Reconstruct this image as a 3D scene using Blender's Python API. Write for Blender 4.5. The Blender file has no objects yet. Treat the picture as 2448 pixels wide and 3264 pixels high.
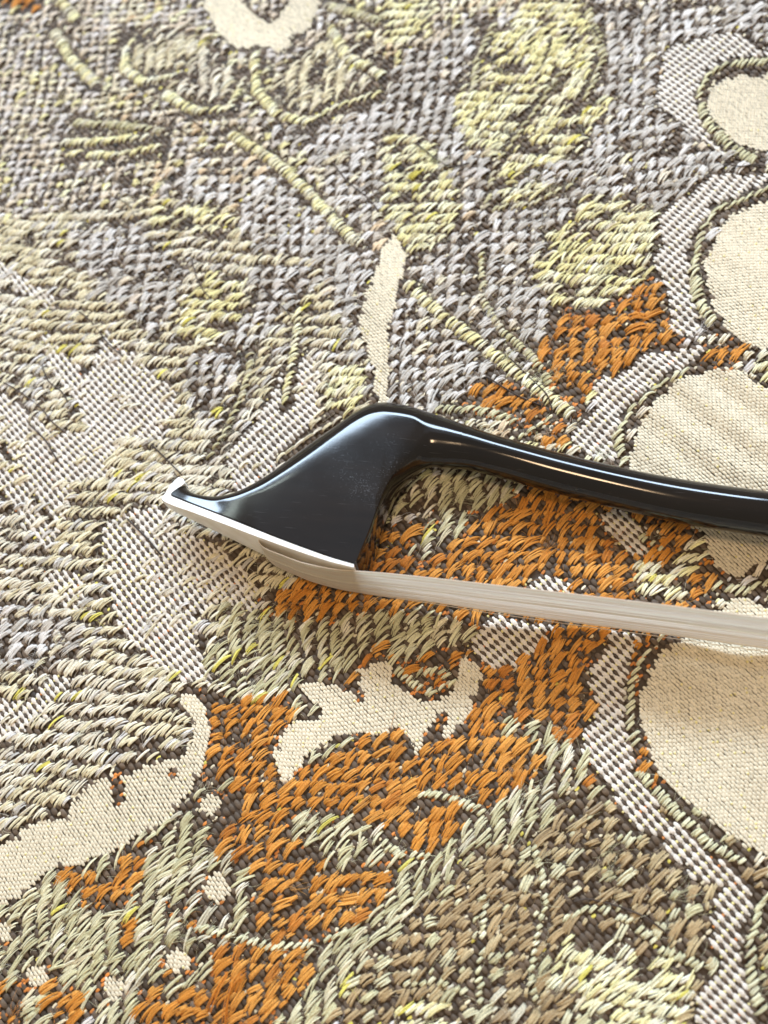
import bpy, math
import numpy as np
from mathutils import Matrix, Vector

# ------------------------------------------------------------------ camera, world, lamps, exposure
S = bpy.context.scene
col = S.collection
F_PX, CX, CY, DIST = 2627.0, 1224.0, 1632.0, 0.110     # photograph 2448 x 3264, phone lens, about 11 cm away
_t, _a = math.radians(17.7), math.radians(-109.264)    # tilt of the cloth against the lens
nz = np.array([math.sin(_t) * math.cos(_a), math.sin(_t) * math.sin(_a), -math.cos(_t)])
nx = np.array([1., 0, 0]); nx -= nx @ nz * nz; nx /= np.linalg.norm(nx)
ny = np.cross(nz, nx)
ROT = np.array([nx, ny, nz])                           # world = ROT @ camera(x right, y down, z forward)
CAM = -ROT @ np.array([0, 0, DIST])
cd = bpy.data.cameras.new('camera'); cam = bpy.data.objects.new('camera', cd); col.objects.link(cam)
cx_, cu_, cb_ = ROT @ [1, 0, 0], ROT @ [0, -1, 0], ROT @ [0, 0, -1]
cam.matrix_world = Matrix(((cx_[0], cu_[0], cb_[0], CAM[0]), (cx_[1], cu_[1], cb_[1], CAM[1]),
                           (cx_[2], cu_[2], cb_[2], CAM[2]), (0, 0, 0, 1)))
cd.sensor_fit = 'VERTICAL'; cd.sensor_height = 36.0; cd.lens = 36.0 * F_PX / 3264.0
cd.clip_start = 0.005; cd.clip_end = 20
cd.dof.use_dof = True; cd.dof.focus_distance = 0.1045; cd.dof.aperture_fstop = 15.0
S.camera = cam
S.render.resolution_x, S.render.resolution_y = 768, 1024
S.render.engine = 'CYCLES'
S.view_settings.view_transform = 'Standard'; S.view_settings.look = 'None'
S.view_settings.exposure = -0.08; S.view_settings.gamma = 1.0

w = bpy.data.worlds.new('World'); S.world = w; w.use_nodes = True
bg = w.node_tree.nodes['Background']; bg.inputs[0].default_value = (1.0, 0.85, 0.66, 1); bg.inputs[1].default_value = 0.48

def area_lamp(name, loc, target, sx, sy, watts, color):
    ld = bpy.data.lights.new(name, 'AREA'); ld.shape = 'RECTANGLE'; ld.size = sx; ld.size_y = sy
    ld.energy = watts; ld.color = color
    o = bpy.data.objects.new(name, ld); col.objects.link(o); o.location = loc
    o.rotation_euler = (Vector(target) - Vector(loc)).to_track_quat('-Z', 'Y').to_euler()
    return o
area_lamp('window_light', (-0.07, 0.40, 0.333), (-0.07, 0, 0.28), 0.67, 0.10, 7.6, (0.64, 0.81, 1.0))        # the window beyond the cloth
area_lamp('ceiling_glow', (-0.15, 0.80, 1.02), (0, 0, 0), 0.75, 0.55, 0.55, (0.62, 0.76, 1.0))                       # ceiling lit by that window
area_lamp('window_upper_pane_light', (-0.336, 0.40, 0.432), (-0.336, 0, 0.38), 0.29, 0.010, 0.2, (0.86, 1.0, 0.92))
area_lamp('ceiling_lamp', (0.02, 0.0, 0.95), (0, 0, 0), 0.13, 0.13, 2.6, (1.0, 0.70, 0.42))

# ------------------------------------------------------------------ helpers
rng = np.random.default_rng(7)
def bproj(px, py, P0, N):
    d = ROT @ np.array([(px - CX) / F_PX, (py - CY) / F_PX, 1.0])
    return CAM + d * (((np.asarray(P0) - CAM) @ N) / (d @ N))
def to_px(P):                                           # world points (k,3) -> photograph pixels
    c = (P - CAM) @ ROT
    return CX + F_PX * c[:, 0] / c[:, 2], CY + F_PX * c[:, 1] / c[:, 2]
def lin(r, g, b):
    f = lambda v: ((v / 255 + 0.055) / 1.055) ** 2.4 if v > 10 else v / 255 / 12.92
    return np.array([f(r), f(g), f(b)])
def vnoise(x, y, seed):                                 # smooth value noise in 0..1
    tb = np.random.default_rng(seed).random((64, 64))
    xi, yi = np.floor(x).astype(int), np.floor(y).astype(int)
    fx, fy = x - xi, y - yi; fx = fx * fx * (3 - 2 * fx); fy = fy * fy * (3 - 2 * fy)
    g = lambda a, b: tb[a % 64, b % 64]
    return (g(xi, yi) * (1 - fx) + g(xi + 1, yi) * fx) * (1 - fy) + (g(xi, yi + 1) * (1 - fx) + g(xi + 1, yi + 1) * fx) * fy

def mesh_np(name, V, Q, colr=None, smooth=True):
    me = bpy.data.meshes.new(name)
    nv, nq = len(V), len(Q); k = Q.shape[1]
    me.vertices.add(nv); me.vertices.foreach_set('co', np.ascontiguousarray(V, dtype=np.float32).ravel())
    me.loops.add(nq * k); me.loops.foreach_set('vertex_index', np.ascontiguousarray(Q, dtype=np.int32).ravel())
    me.polygons.add(nq)
    me.polygons.foreach_set('loop_start', np.arange(0, nq * k, k, dtype=np.int32))
    me.polygons.foreach_set('loop_total', np.full(nq, k, dtype=np.int32))
    me.polygons.foreach_set('use_smooth', np.full(nq, smooth, dtype=bool))
    if colr is not None:
        at = me.color_attributes.new('Col', 'FLOAT_COLOR', 'POINT')
        c4 = np.ones((nv, 4), dtype=np.float32); c4[:, :3] = colr
        at.data.foreach_set('color', c4.ravel())
    me.update(calc_edges=True); me.validate()
    return me
def link(name, me, mat, parent=None, kind=None, loc=None):
    o = bpy.data.objects.new(name, me); col.objects.link(o)
    if mat: me.materials.append(mat)
    if parent: o.parent = parent
    if kind: o['kind'] = kind
    if loc is not None: o.location = loc
    return o

def tube(name, path, rad, color, parent, mat, sides=6, taper=True):
    P = np.array(path, dtype=float); n = len(P)
    tn = np.gradient(P, axis=0); tn /= np.linalg.norm(tn, axis=1)[:, None]
    s1 = np.cross(tn, [0, 0, 1.]); s1 /= np.linalg.norm(s1, axis=1)[:, None]; s2 = np.cross(s1, tn)
    rr = rad * (np.ones(n) if not taper else np.minimum(1, np.minimum(np.arange(n) + .6, n - np.arange(n) - .4) / 2))
    a = np.arange(sides) * 2 * math.pi / sides
    V = (P[:, None] + (s1[:, None] * np.cos(a)[None, :, None] + s2[:, None] * np.sin(a)[None, :, None]) * rr[:, None, None])
    V = V.reshape(-1, 3); o = P.mean(0)
    Q = np.array([[i * sides + j, i * sides + (j + 1) % sides, (i + 1) * sides + (j + 1) % sides, (i + 1) * sides + j] for i in range(n - 1) for j in range(sides)])
    return link(name, mesh_np(name, V - o, Q, np.broadcast_to(color, (len(V), 3))), mat, parent, None, o)
def smooth_path(pts, n=24):
    P = np.array(pts, dtype=float); m = len(P); out = []
    ts = np.linspace(0, m - 1, n)
    for tq in ts:
        i = min(int(tq), m - 2); f_ = tq - i
        p0, p1, p2_, p3 = P[max(i - 1, 0)], P[i], P[i + 1], P[min(i + 2, m - 1)]
        out.append(.5 * ((2 * p1) + (-p0 + p2_) * f_ + (2 * p0 - 5 * p1 + 4 * p2_ - p3) * f_ ** 2 + (-p0 + 3 * p1 - 3 * p2_ + p3) * f_ ** 3))
    return np.array(out)

# ------------------------------------------------------------------ materials
def material(name):
    m = bpy.data.materials.new(name); m.use_nodes = True
    nt = m.node_tree; return m, nt, nt.nodes['Principled BSDF']
def yarn_material():
    m, nt, b = material('yarn')
    a = nt.nodes.new('ShaderNodeAttribute'); a.attribute_name = 'Col'
    n1 = nt.nodes.new('ShaderNodeTexNoise'); n1.inputs['Scale'].default_value = 5200; n1.inputs['Detail'].default_value = 3
    tc = nt.nodes.new('ShaderNodeTexCoord'); nt.links.new(tc.outputs['Object'], n1.inputs['Vector'])
    mr = nt.nodes.new('ShaderNodeMapRange'); mr.inputs[1].default_value = .3; mr.inputs[2].default_value = .7
    mr.inputs[3].default_value = .78; mr.inputs[4].default_value = 1.14
    nt.links.new(n1.outputs['Fac'], mr.inputs[0])
    mx = nt.nodes.new('ShaderNodeVectorMath'); mx.operation = 'SCALE'
    nt.links.new(a.outputs['Color'], mx.inputs[0]); nt.links.new(mr.outputs[0], mx.inputs['Scale'])
    nt.links.new(mx.outputs[0], b.inputs['Base Color'])
    b.inputs['Roughness'].default_value = .62; b.inputs['Specular IOR Level'].default_value = .3
    b.inputs['Sheen Weight'].default_value = .12; b.inputs['Sheen Roughness'].default_value = .5
    bp = nt.nodes.new('ShaderNodeBump'); bp.inputs['Strength'].default_value = .35; bp.inputs['Distance'].default_value = .00006
    nt.links.new(n1.outputs['Fac'], bp.inputs['Height']); nt.links.new(bp.outputs[0], b.inputs['Normal'])
    return m
M_YARN = yarn_material()

def black_wood():
    m, nt, b = material('black_polished_wood')
    tc = nt.nodes.new('ShaderNodeTexCoord')
    n = nt.nodes.new('ShaderNodeTexNoise'); n.inputs['Scale'].default_value = 240; n.inputs['Detail'].default_value = 5
    mp = nt.nodes.new('ShaderNodeMapping'); mp.inputs['Scale'].default_value = (.25, 1.6, 1.6)
    nt.links.new(tc.outputs['Object'], mp.inputs[0]); nt.links.new(mp.outputs[0], n.inputs['Vector'])
    cr = nt.nodes.new('ShaderNodeValToRGB')
    cr.color_ramp.elements[0].position = .35; cr.color_ramp.elements[0].color = (.004, .0035, .004, 1)
    cr.color_ramp.elements[1].position = .75; cr.color_ramp.elements[1].color = (.010, .007, .006, 1)
    nt.links.new(n.outputs['Fac'], cr.inputs[0])
    # dust and rubbed specks
    d = nt.nodes.new('ShaderNodeTexNoise'); d.inputs['Scale'].default_value = 5200; d.inputs['Detail'].default_value = 2
    nt.links.new(tc.outputs['Object'], d.inputs['Vector'])
    d2 = nt.nodes.new('ShaderNodeTexNoise'); d2.inputs['Scale'].default_value = 90; d2.inputs['Detail'].default_value = 3
    nt.links.new(tc.outputs['Object'], d2.inputs['Vector'])
    mu = nt.nodes.new('ShaderNodeMath'); mu.operation = 'MULTIPLY'
    nt.links.new(d.outputs['Fac'], mu.inputs[0]); nt.links.new(d2.outputs['Fac'], mu.inputs[1])
    dr = nt.nodes.new('ShaderNodeMapRange'); dr.inputs[1].default_value = .36; dr.inputs[2].default_value = .50; dr.inputs[4].default_value = .10
    nt.links.new(mu.outputs[0], dr.inputs[0])
    # hairline scuffs
    ms = nt.nodes.new('ShaderNodeMapping'); ms.inputs['Scale'].default_value = (260, 6500, 2500); ms.inputs['Rotation'].default_value = (0, 0, 1.15)
    nt.links.new(tc.outputs['Object'], ms.inputs[0])
    sn = nt.nodes.new('ShaderNodeTexNoise'); sn.inputs['Scale'].default_value = 1.0; sn.inputs['Detail'].default_value = 1
    nt.links.new(ms.outputs[0], sn.inputs['Vector'])
    sr = nt.nodes.new('ShaderNodeMapRange'); sr.inputs[1].default_value = .70; sr.inputs[2].default_value = .80; sr.inputs[4].default_value = .14
    nt.links.new(sn.outputs['Fac'], sr.inputs[0])
    dm = nt.nodes.new('ShaderNodeMath'); dm.operation = 'MAXIMUM'
    nt.links.new(dr.outputs[0], dm.inputs[0]); nt.links.new(sr.outputs[0], dm.inputs[1])
    mix = nt.nodes.new('ShaderNodeMix'); mix.data_type = 'RGBA'
    nt.links.new(dm.outputs[0], mix.inputs[0]); nt.links.new(cr.outputs[0], mix.inputs[6]); mix.inputs[7].default_value = (.20, .19, .19, 1)
    nt.links.new(mix.outputs[2], b.inputs['Base Color'])
    rr = nt.nodes.new('ShaderNodeMapRange'); rr.inputs[1].default_value = .3; rr.inputs[2].default_value = .7
    rr.inputs[3].default_value = .07; rr.inputs[4].default_value = .13
    nt.links.new(d2.outputs['Fac'], rr.inputs[0])
    ra = nt.nodes.new('ShaderNodeMath'); ra.operation = 'ADD'
    nt.links.new(rr.outputs[0], ra.inputs[0]); nt.links.new(dr.outputs[0], ra.inputs[1]); nt.links.new(ra.outputs[0], b.inputs['Roughness'])
    b.inputs['Specular IOR Level'].default_value = .38
    b.inputs['Coat Weight'].default_value = .15; b.inputs['Coat Roughness'].default_value = .07
    bp = nt.nodes.new('ShaderNodeBump'); bp.inputs['Strength'].default_value = .035; bp.inputs['Distance'].default_value = .0002
    nt.links.new(n.outputs['Fac'], bp.inputs['Height']); nt.links.new(bp.outputs[0], b.inputs['Normal'])
    return m
M_WOOD = black_wood()
def ivory_material():
    m, nt, b = material('white_bone')
    tc = nt.nodes.new('ShaderNodeTexCoord')
    n = nt.nodes.new('ShaderNodeTexNoise'); n.inputs['Scale'].default_value = 420; n.inputs['Detail'].default_value = 4
    nt.links.new(tc.outputs['Object'], n.inputs['Vector'])
    cr = nt.nodes.new('ShaderNodeValToRGB')
    cr.color_ramp.elements[0].position = .3; cr.color_ramp.elements[0].color = (.74, .70, .63, 1)
    cr.color_ramp.elements[1].position = .6; cr.color_ramp.elements[1].color = (.85, .83, .80, 1)
    nt.links.new(n.outputs['Fac'], cr.inputs[0]); nt.links.new(cr.outputs[0], b.inputs['Base Color'])
    b.inputs['Roughness'].default_value = .42
    b.inputs['Subsurface Weight'].default_value = .25; b.inputs['Subsurface Radius'].default_value = (.0008, .0006, .0004)
    return m
M_BONE = ivory_material()
def hair_material():
    m, nt, b = material('horse_hair')
    a = nt.nodes.new('ShaderNodeAttribute'); a.attribute_name = 'Col'
    nt.links.new(a.outputs['Color'], b.inputs['Base Color'])
    b.inputs['Roughness'].default_value = .36; b.inputs['Specular IOR Level'].default_value = .5
    tr = nt.nodes.new('ShaderNodeBsdfTranslucent'); nt.links.new(a.outputs['Color'], tr.inputs['Color'])
    mx = nt.nodes.new('ShaderNodeMixShader'); mx.inputs[0].default_value = .72
    nt.links.new(b.outputs[0], mx.inputs[1]); nt.links.new(tr.outputs[0], mx.inputs[2])
    nt.links.new(mx.outputs[0], nt.nodes['Material Output'].inputs['Surface'])
    return m
M_HAIR = hair_material()

# ------------------------------------------------------------------ the cloth: pattern areas (traced in photograph pixels, woven on the cloth plane)
BL = {'A': (0, 0), 'B': (1224, 0), 'C': (0, 816), 'D': (1224, 816), 'E': (0, 1632), 'F': (1224, 1632), 'G': (0, 2448), 'H': (1224, 2448)}
def T(block, *pts):
    if block == 'U': return [(x / .6777, y / .6777) for x, y in pts]
    if block == 'L': return [(x / .794, 750 + y / .794) for x, y in pts]
    if block == 'M': return [(x / .7323, y / .7323) for x, y in pts]
    ox, oy = BL[block]; return [(ox + x / 1.3554, oy + y / 1.3554) for x, y in pts]
TAUPE, GREY, YELL, SAGE, ORAN, TAN, KHAKI, CHECK, CREAM, DARK, PALE = range(11)
AREAS = [
 (TAUPE, [(0, 0), (2448, 0), (2448, 3264), (0, 3264)]),
 (KHAKI, [(0, 700), (620, 620), (1200, 760), (1240, 1300), (1200, 2050), (700, 2450), (0, 2700)]),
 (GREY,  [(1080, 330), (1500, 60), (2448, 0), (2448, 900), (1500, 1330), (1180, 1300), (1000, 800)]),
 (SAGE,  [(0, 2700), (700, 2350), (1300, 2000), (1900, 2200), (1500, 3000), (1000, 3264), (0, 3264)]),
 (TAN,   [(1500, 2750), (1800, 2400), (2100, 2450), (2448, 2800), (2448, 3264), (1000, 3264), (1200, 2980)]),
 (ORAN,  [(1180, 1700), (1900, 1500), (2300, 1750), (2100, 2500), (1500, 2500), (800, 1980)]),
 # block A
 (ORAN, T('A', (0, 0), (150, 0), (210, 40), (150, 90), (80, 50), (0, 30))),
 (GREY, T('A', (700, 760), (900, 680), (1000, 680), (1150, 720), (1330, 880), (1450, 1050), (1480, 1106), (1100, 1106), (1000, 900), (800, 880))),
 (GREY, T('A', (1080, 520), (1300, 560), (1420, 500), (1659, 450), (1659, 960), (1560, 850), (1400, 720), (1200, 610))),
 (GREY, T('A', (300, 1000), (600, 960), (700, 1106), (350, 1106))),
 (YELL, T('A', (560, 850), (720, 920), (900, 870), (1000, 950), (1010, 1050), (850, 1010), (640, 960))),
 (SAGE, T('A', (640, 150), (800, 130), (820, 280), (960, 330), (940, 440), (850, 450), (780, 320), (600, 300), (560, 220))),
 (SAGE, T('A', (1290, 330), (1450, 180), (1560, 330), (1420, 440), (1330, 480))),
 (SAGE, T('M', (300, 110), (400, 80), (480, 100), (540, 170), (560, 230), (500, 270), (430, 240), (350, 190), (290, 170))),
 (SAGE, T('M', (680, 150), (760, 100), (860, 110), (930, 190), (850, 250), (740, 280), (660, 260), (640, 210))),
 (YELL, T('M', (560, 150), (620, 140), (640, 230), (590, 260))),
 # block B
 (YELL, T('B', (580, 0), (820, 0), (920, 140), (940, 280), (880, 400), (940, 430), (990, 440), (880, 590), (840, 680), (640, 720), (560, 800), (720, 800), (750, 860), (560, 920), (500, 900), (520, 760), (380, 640), (330, 560), (300, 390), (380, 360), (400, 240), (450, 130), (560, 130))),
 (YELL, T('B', (0, 0), (230, 0), (200, 90), (120, 180), (0, 200))),
 (YELL, T('B', (0, 560), (60, 560), (180, 610), (240, 720), (300, 780), (330, 900), (300, 1000), (200, 1106), (100, 1106), (0, 900))),
 (YELL, T('B', (820, 870), (900, 850), (1060, 860), (1190, 930), (1170, 1050), (1140, 1106), (680, 1106), (700, 1000), (800, 970), (850, 900))),
 (CHECK, T('B', (1190, 240), (1260, 190), (1440, 150), (1500, 140), (1580, 190), (1700, 225), (1700, 300), (1560, 280), (1440, 290), (1370, 330), (1340, 400), (1360, 490), (1420, 600), (1500, 680), (1440, 660), (1330, 600), (1250, 520), (1190, 480), (1170, 400), (1195, 310))),
 (CHECK, T('B', (1700, 770), (1560, 740), (1450, 740), (1380, 780), (1290, 850), (1200, 920), (1190, 1050), (1170, 1106), (1310, 1106), (1330, 1000), (1400, 930), (1500, 850), (1600, 800))),
 # block C
 (GREY, T('C', (280, 0), (860, 0), (830, 60), (770, 150), (740, 280), (640, 340), (560, 260), (430, 150))),
 (GREY, T('C', (1090, 70), (1260, 30), (1390, 90), (1310, 200), (1180, 290), (1100, 450), (990, 560), (880, 720), (840, 700), (780, 560), (800, 440), (1050, 260), (1090, 170))),
 (YELL, T('C', (900, 90), (1060, 90), (1050, 200), (1050, 260), (900, 400), (740, 330), (770, 230))),
 (YELL, T('C', (1430, 500), (1590, 450), (1560, 640), (1500, 700), (1400, 680))),
 # block D
 (GREY, T('D', (100, 60), (250, 0), (560, 0), (600, 130), (780, 260), (640, 400), (420, 540), (300, 640), (200, 670), (40, 600), (30, 450), (60, 240))),
 (YELL, T('D', (650, 30), (700, 0), (1150, 0), (1180, 90), (1060, 150), (1000, 200), (870, 230), (800, 240), (700, 190), (640, 130))),
 (ORAN, T('D', (770, 260), (920, 240), (1000, 230), (1090, 160), (1200, 110), (1240, 150), (1220, 250), (1250, 330), (1300, 370), (1200, 400), (1100, 420), (1080, 490), (960, 520), (890, 570), (870, 640), (800, 660), (740, 560), (640, 440), (650, 390), (700, 340))),
 (ORAN, T('D', (420, 530), (560, 580), (680, 650), (740, 700), (660, 730), (600, 710), (530, 690), (340, 640), (380, 580))),
 (ORAN, T('D', (700, 760), (780, 730), (830, 830), (680, 800))),
 (ORAN, T('D', (1390, 380), (1500, 370), (1550, 410), (1540, 460), (1440, 480), (1390, 440))),
 (SAGE, T('D', (40, 1040), (180, 960), (300, 930), (450, 930), (610, 980), (560, 1106), (60, 1106))),
 (CHECK, T('D', (1170, 0), (1160, 30), (1200, 80), (1230, 130), (1230, 190), (1240, 290), (1290, 350), (1360, 350), (1350, 260), (1320, 120), (1310, 0))),
 (CHECK, T('D', (1350, 390), (1380, 440), (1290, 500), (1190, 560), (1090, 640), (1010, 700), (1000, 800), (1000, 890), (890, 860), (820, 820), (800, 750), (870, 690), (920, 640), (890, 560), (960, 510), (1080, 480), (1110, 420), (1200, 400))),
 (YELL, T('D', (1560, 440), (1700, 430), (1700, 560), (1600, 500))),
 # block E
 (GREY, T('E', (0, 370), (140, 430), (310, 490), (380, 560), (340, 620), (150, 660), (0, 700))),
 (SAGE, T('E', (930, 400), (1080, 440), (1160, 430), (1260, 460), (1330, 480), (1420, 480), (1540, 440), (1659, 410), (1659, 560), (1560, 640), (1500, 700), (1440, 720), (1310, 700), (1270, 760), (1180, 800), (1090, 790), (1000, 790), (930, 720), (850, 590), (930, 560), (980, 570))),
 (ORAN, T('E', (1200, 340), (1310, 300), (1520, 340), (1659, 370), (1659, 390), (1540, 430), (1420, 470), (1320, 470), (1230, 440), (1160, 410), (1110, 370))),
 (ORAN, T('E', (880, 780), (950, 790), (1080, 830), (1240, 800), (1290, 880), (1230, 940), (1170, 1020), (1180, 1106), (880, 1106), (910, 950), (900, 860))),
 (KHAKI, T('E', (230, 800), (420, 760), (700, 700), (790, 800), (790, 1000), (600, 1106), (0, 1106), (60, 1090), (190, 970))),
 # the pale chequered bands at the left
 (CHECK, T('L', (270, 230), (330, 300), (440, 390), (455, 440), (410, 470), (400, 520), (300, 520), (290, 600), (180, 630), (165, 740), (110, 690), (40, 580), (0, 500), (0, 400), (70, 440), (140, 500), (220, 500), (200, 420), (190, 370), (230, 330))),
 (CHECK, T('L', (260, 720), (330, 690), (400, 680), (440, 740), (560, 790), (620, 850), (650, 890), (640, 960), (560, 930), (500, 960), (490, 1020), (530, 1100), (540, 1140), (500, 1130), (420, 1110), (340, 1020), (300, 990), (280, 900), (250, 800))),
 (CHECK, T('L', (100, 840), (200, 850), (210, 930), (190, 960), (120, 890))),
 (CHECK, T('L', (0, 1170), (80, 1180), (110, 1110), (210, 1120), (150, 1160), (110, 1210), (60, 1250), (0, 1275))),
 (CHECK, T('L', (560, 560), (640, 470), (700, 370), (750, 290), (790, 300), (810, 460), (730, 530), (700, 600), (600, 650))),
 (CHECK, T('L', (0, 65), (60, 110), (140, 160), (130, 185), (40, 135), (0, 105))),
 (CHECK, T('L', (0, 540), (50, 600), (100, 700), (150, 760), (110, 800), (40, 700), (0, 640))),
 (CHECK, T('L', (100, 240), (200, 330), (260, 420), (200, 430), (120, 330))),
 (ORAN, T('U', (440, 1500), (560, 1510), (640, 1540), (600, 1600), (590, 1690), (700, 1640), (790, 1590), (880, 1590), (940, 1650), (1000, 1590), (1040, 1540), (1060, 1450), (1130, 1440), (1290, 1400), (1280, 1480), (1250, 1600), (1180, 1660), (1100, 1720), (1000, 1790), (960, 1830), (870, 1870), (800, 1930), (740, 1990), (640, 2010), (550, 2000), (520, 1940), (540, 1860), (490, 1760), (460, 1700), (450, 1600))),
 # block F
 (ORAN, T('F', (420, 40), (560, -60), (900, -40), (930, 60), (1000, 140), (1070, 220), (1060, 300), (1090, 380), (1000, 370), (820, 350), (800, 300), (700, 260), (600, 320), (160, 260), (0, 260), (-40, 100), (60, 150), (110, 200), (200, 200), (280, 130), (360, 90))),
 (SAGE, T('F', (230, 10), (400, 0), (420, 40), (360, 90), (250, 160), (170, 230), (100, 190), (140, 100))),
 (ORAN, T('F', (250, 400), (470, 430), (400, 510), (300, 480))),
 (ORAN, T('F', (740, 490), (960, 520), (950, 620), (870, 660), (870, 740), (920, 860), (860, 940), (830, 1020), (760, 970), (640, 880), (500, 820), (430, 800), (430, 690), (520, 660), (600, 620))),
 (ORAN, T('F', (380, 920), (430, 860), (480, 860), (520, 930), (620, 990), (700, 1060), (720, 1106), (0, 1106), (0, 990), (90, 950), (120, 1000), (160, 1070), (210, 940), (290, 1000), (330, 960))),
 (SAGE, T('F', (0, 420), (160, 440), (260, 440), (380, 480), (400, 510), (360, 570), (230, 590), (100, 650), (60, 650), (0, 560))),
 (SAGE, T('F', (480, 840), (560, 870), (660, 910), (770, 980), (870, 1050), (890, 1106), (740, 1106), (620, 1000), (520, 940))),
 (YELL, T('F', (1080, 220), (1170, 220), (1240, 260), (1300, 170), (1310, 70), (1430, 110), (1390, 200), (1310, 270), (1290, 340), (1410, 410), (1280, 400), (1080, 370))),
 (CHECK, T('F', (360, 580), (400, 500), (460, 440), (720, 480), (740, 500), (660, 570), (560, 640), (510, 660), (440, 670))),
 (CHECK, T('F', (920, 0), (1030, -20), (1100, 40), (1180, 130), (1150, 190), (1080, 200), (1000, 130), (960, 90))),
 (CHECK, T('F', (960, 510), (1110, 530), (1080, 600), (1040, 680), (1040, 900), (1060, 1050), (1100, 1106), (900, 1106), (840, 1010), (870, 900), (920, 850), (870, 740), (870, 660), (950, 620))),
 (CHECK, T('F', (610, 310), (700, 260), (810, 300), (800, 350), (620, 340))),
 # block G
 (ORAN, T('G', (960, -10), (1700, -10), (1700, 260), (1480, 200), (1300, 180), (1200, 240), (1220, 300), (1300, 400), (1440, 440), (1659, 430), (1700, 540), (1580, 650), (1480, 690), (1350, 720), (1150, 740), (1050, 710), (1110, 560), (1090, 450), (1040, 400), (960, 370), (900, 310), (1010, 230), (1030, 130), (980, 60))),
 (ORAN, T('G', (900, 780), (1030, 760), (1130, 790), (1400, 830), (1350, 920), (1300, 1000), (1200, 1070), (1180, 1106), (590, 1106), (600, 1000), (620, 930), (700, 960), (790, 980), (870, 930), (920, 880))),
 (ORAN, T('G', (230, 430), (340, 410), (400, 480), (520, 480), (520, 400), (560, 340), (620, 310), (640, 360), (620, 450), (560, 560), (470, 600), (360, 610), (310, 560), (260, 490))),
 (ORAN, T('G', (0, 920), (60, 1000), (90, 1106), (0, 1106))),
 (ORAN, T('G', (240, 930), (360, 970), (390, 1060), (350, 1106), (170, 1070))),
 (ORAN, T('G', (510, 630), (590, 700), (560, 800), (520, 760))),
 (ORAN, T('G', (720, 560), (800, 640), (880, 740), (960, 800), (940, 850), (830, 720), (740, 620))),
 (SAGE, T('G', (1240, 205), (1350, 185), (1450, 200), (1580, 260), (1680, 310), (1680, 410), (1500, 450), (1400, 415), (1290, 360), (1230, 270))),
 (SAGE, T('G', (640, 330), (760, 230), (840, 150), (900, 70), (970, 60), (1020, 120), (1010, 210), (930, 270), (760, 330))),
 (SAGE, T('G', (630, 410), (700, 370), (850, 360), (960, 380), (1050, 430), (1090, 480), (1100, 560), (1060, 620), (960, 640), (850, 590), (720, 560), (640, 500))),
 (SAGE, T('G', (540, 590), (620, 580), (720, 600), (830, 740), (900, 870), (880, 920), (790, 970), (700, 930), (640, 860), (590, 800), (600, 700))),
 (SAGE, T('G', (350, 640), (480, 600), (520, 650), (520, 760), (530, 830), (590, 960), (580, 1070), (480, 1120), (390, 1060), (360, 900), (340, 760))),
 (SAGE, T('G', (40, 620), (100, 540), (200, 490), (250, 560), (310, 640), (310, 760), (290, 850), (280, 920), (180, 990), (60, 980), (30, 900), (90, 780))),
 (SAGE, T('G', (380, 410), (500, 360), (520, 460), (440, 480))),
 (SAGE, T('G', (1680, 560), (1580, 650), (1500, 740), (1420, 840), (1360, 920), (1310, 1000), (1230, 1120), (1400, 1120), (1530, 920), (1600, 800), (1680, 700))),
 # block H
 (ORAN, T('H', (0, -10), (690, -10), (590, 80), (450, 140), (340, 130), (270, 90), (200, 100), (160, 110), (240, 170), (330, 220), (340, 270), (230, 370), (100, 350), (0, 300))),
 (ORAN, T('H', (0, 430), (70, 430), (60, 480), (0, 520))),
 (SAGE, T('H', (0, 560), (60, 480), (150, 430), (240, 370), (340, 270), (450, 170), (600, 70), (720, 20), (860, 0), (900, 40), (760, 170), (650, 330), (500, 330), (420, 330), (300, 430), (180, 560), (60, 720), (0, 800))),
 (YELL, T('H', (790, 690), (900, 680), (1000, 740), (1120, 840), (1220, 840), (1340, 920), (1320, 1000), (1250, 1120), (960, 1120), (800, 1000), (720, 930), (740, 820))),
 (YELL, T('H', (60, 1000), (200, 970), (280, 1040), (300, 1120), (40, 1120))),
 (CHECK, T('H', (900, 0), (1060, 0), (1150, 120), (1250, 230), (1350, 320), (1450, 400), (1550, 480), (1580, 560), (1540, 700), (1540, 860), (1590, 1000), (1600, 1120), (1330, 1120), (1360, 960), (1450, 860), (1400, 740), (1400, 600), (1480, 510), (1400, 490), (1300, 440), (1180, 280), (1060, 230), (1000, 160), (970, 60))),
 (SAGE, T('U', (612, 1790), (640, 1762), (700, 1752), (770, 1762), (830, 1790), (878, 1830), (885, 1862), (820, 1870), (760, 1855), (700, 1842), (650, 1825))),
 # plain cream areas
 (CREAM, T('A', (895, 40), (905, 90), (955, 150), (1010, 195), (1060, 225), (1110, 185), (1170, 205), (1200, 225), (1250, 190), (1260, 150), (1340, 130), (1370, 60), (1380, -10), (1250, -10), (1220, 60), (1170, 100), (1120, 80), (1080, 50), (1055, 15), (1050, -10), (890, -10))),
 (CREAM, T('B', (1400, 400), (1440, 370), (1500, 345), (1560, 330), (1700, 320), (1700, 665), (1600, 640), (1530, 620), (1450, 560), (1395, 480))),
 (CREAM, T('B', (1405, 1106), (1440, 1000), (1510, 920), (1700, 850), (1700, 1540), (1600, 1506), (1540, 1476), (1480, 1416), (1430, 1336), (1390, 1236), (1390, 1106))),
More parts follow.
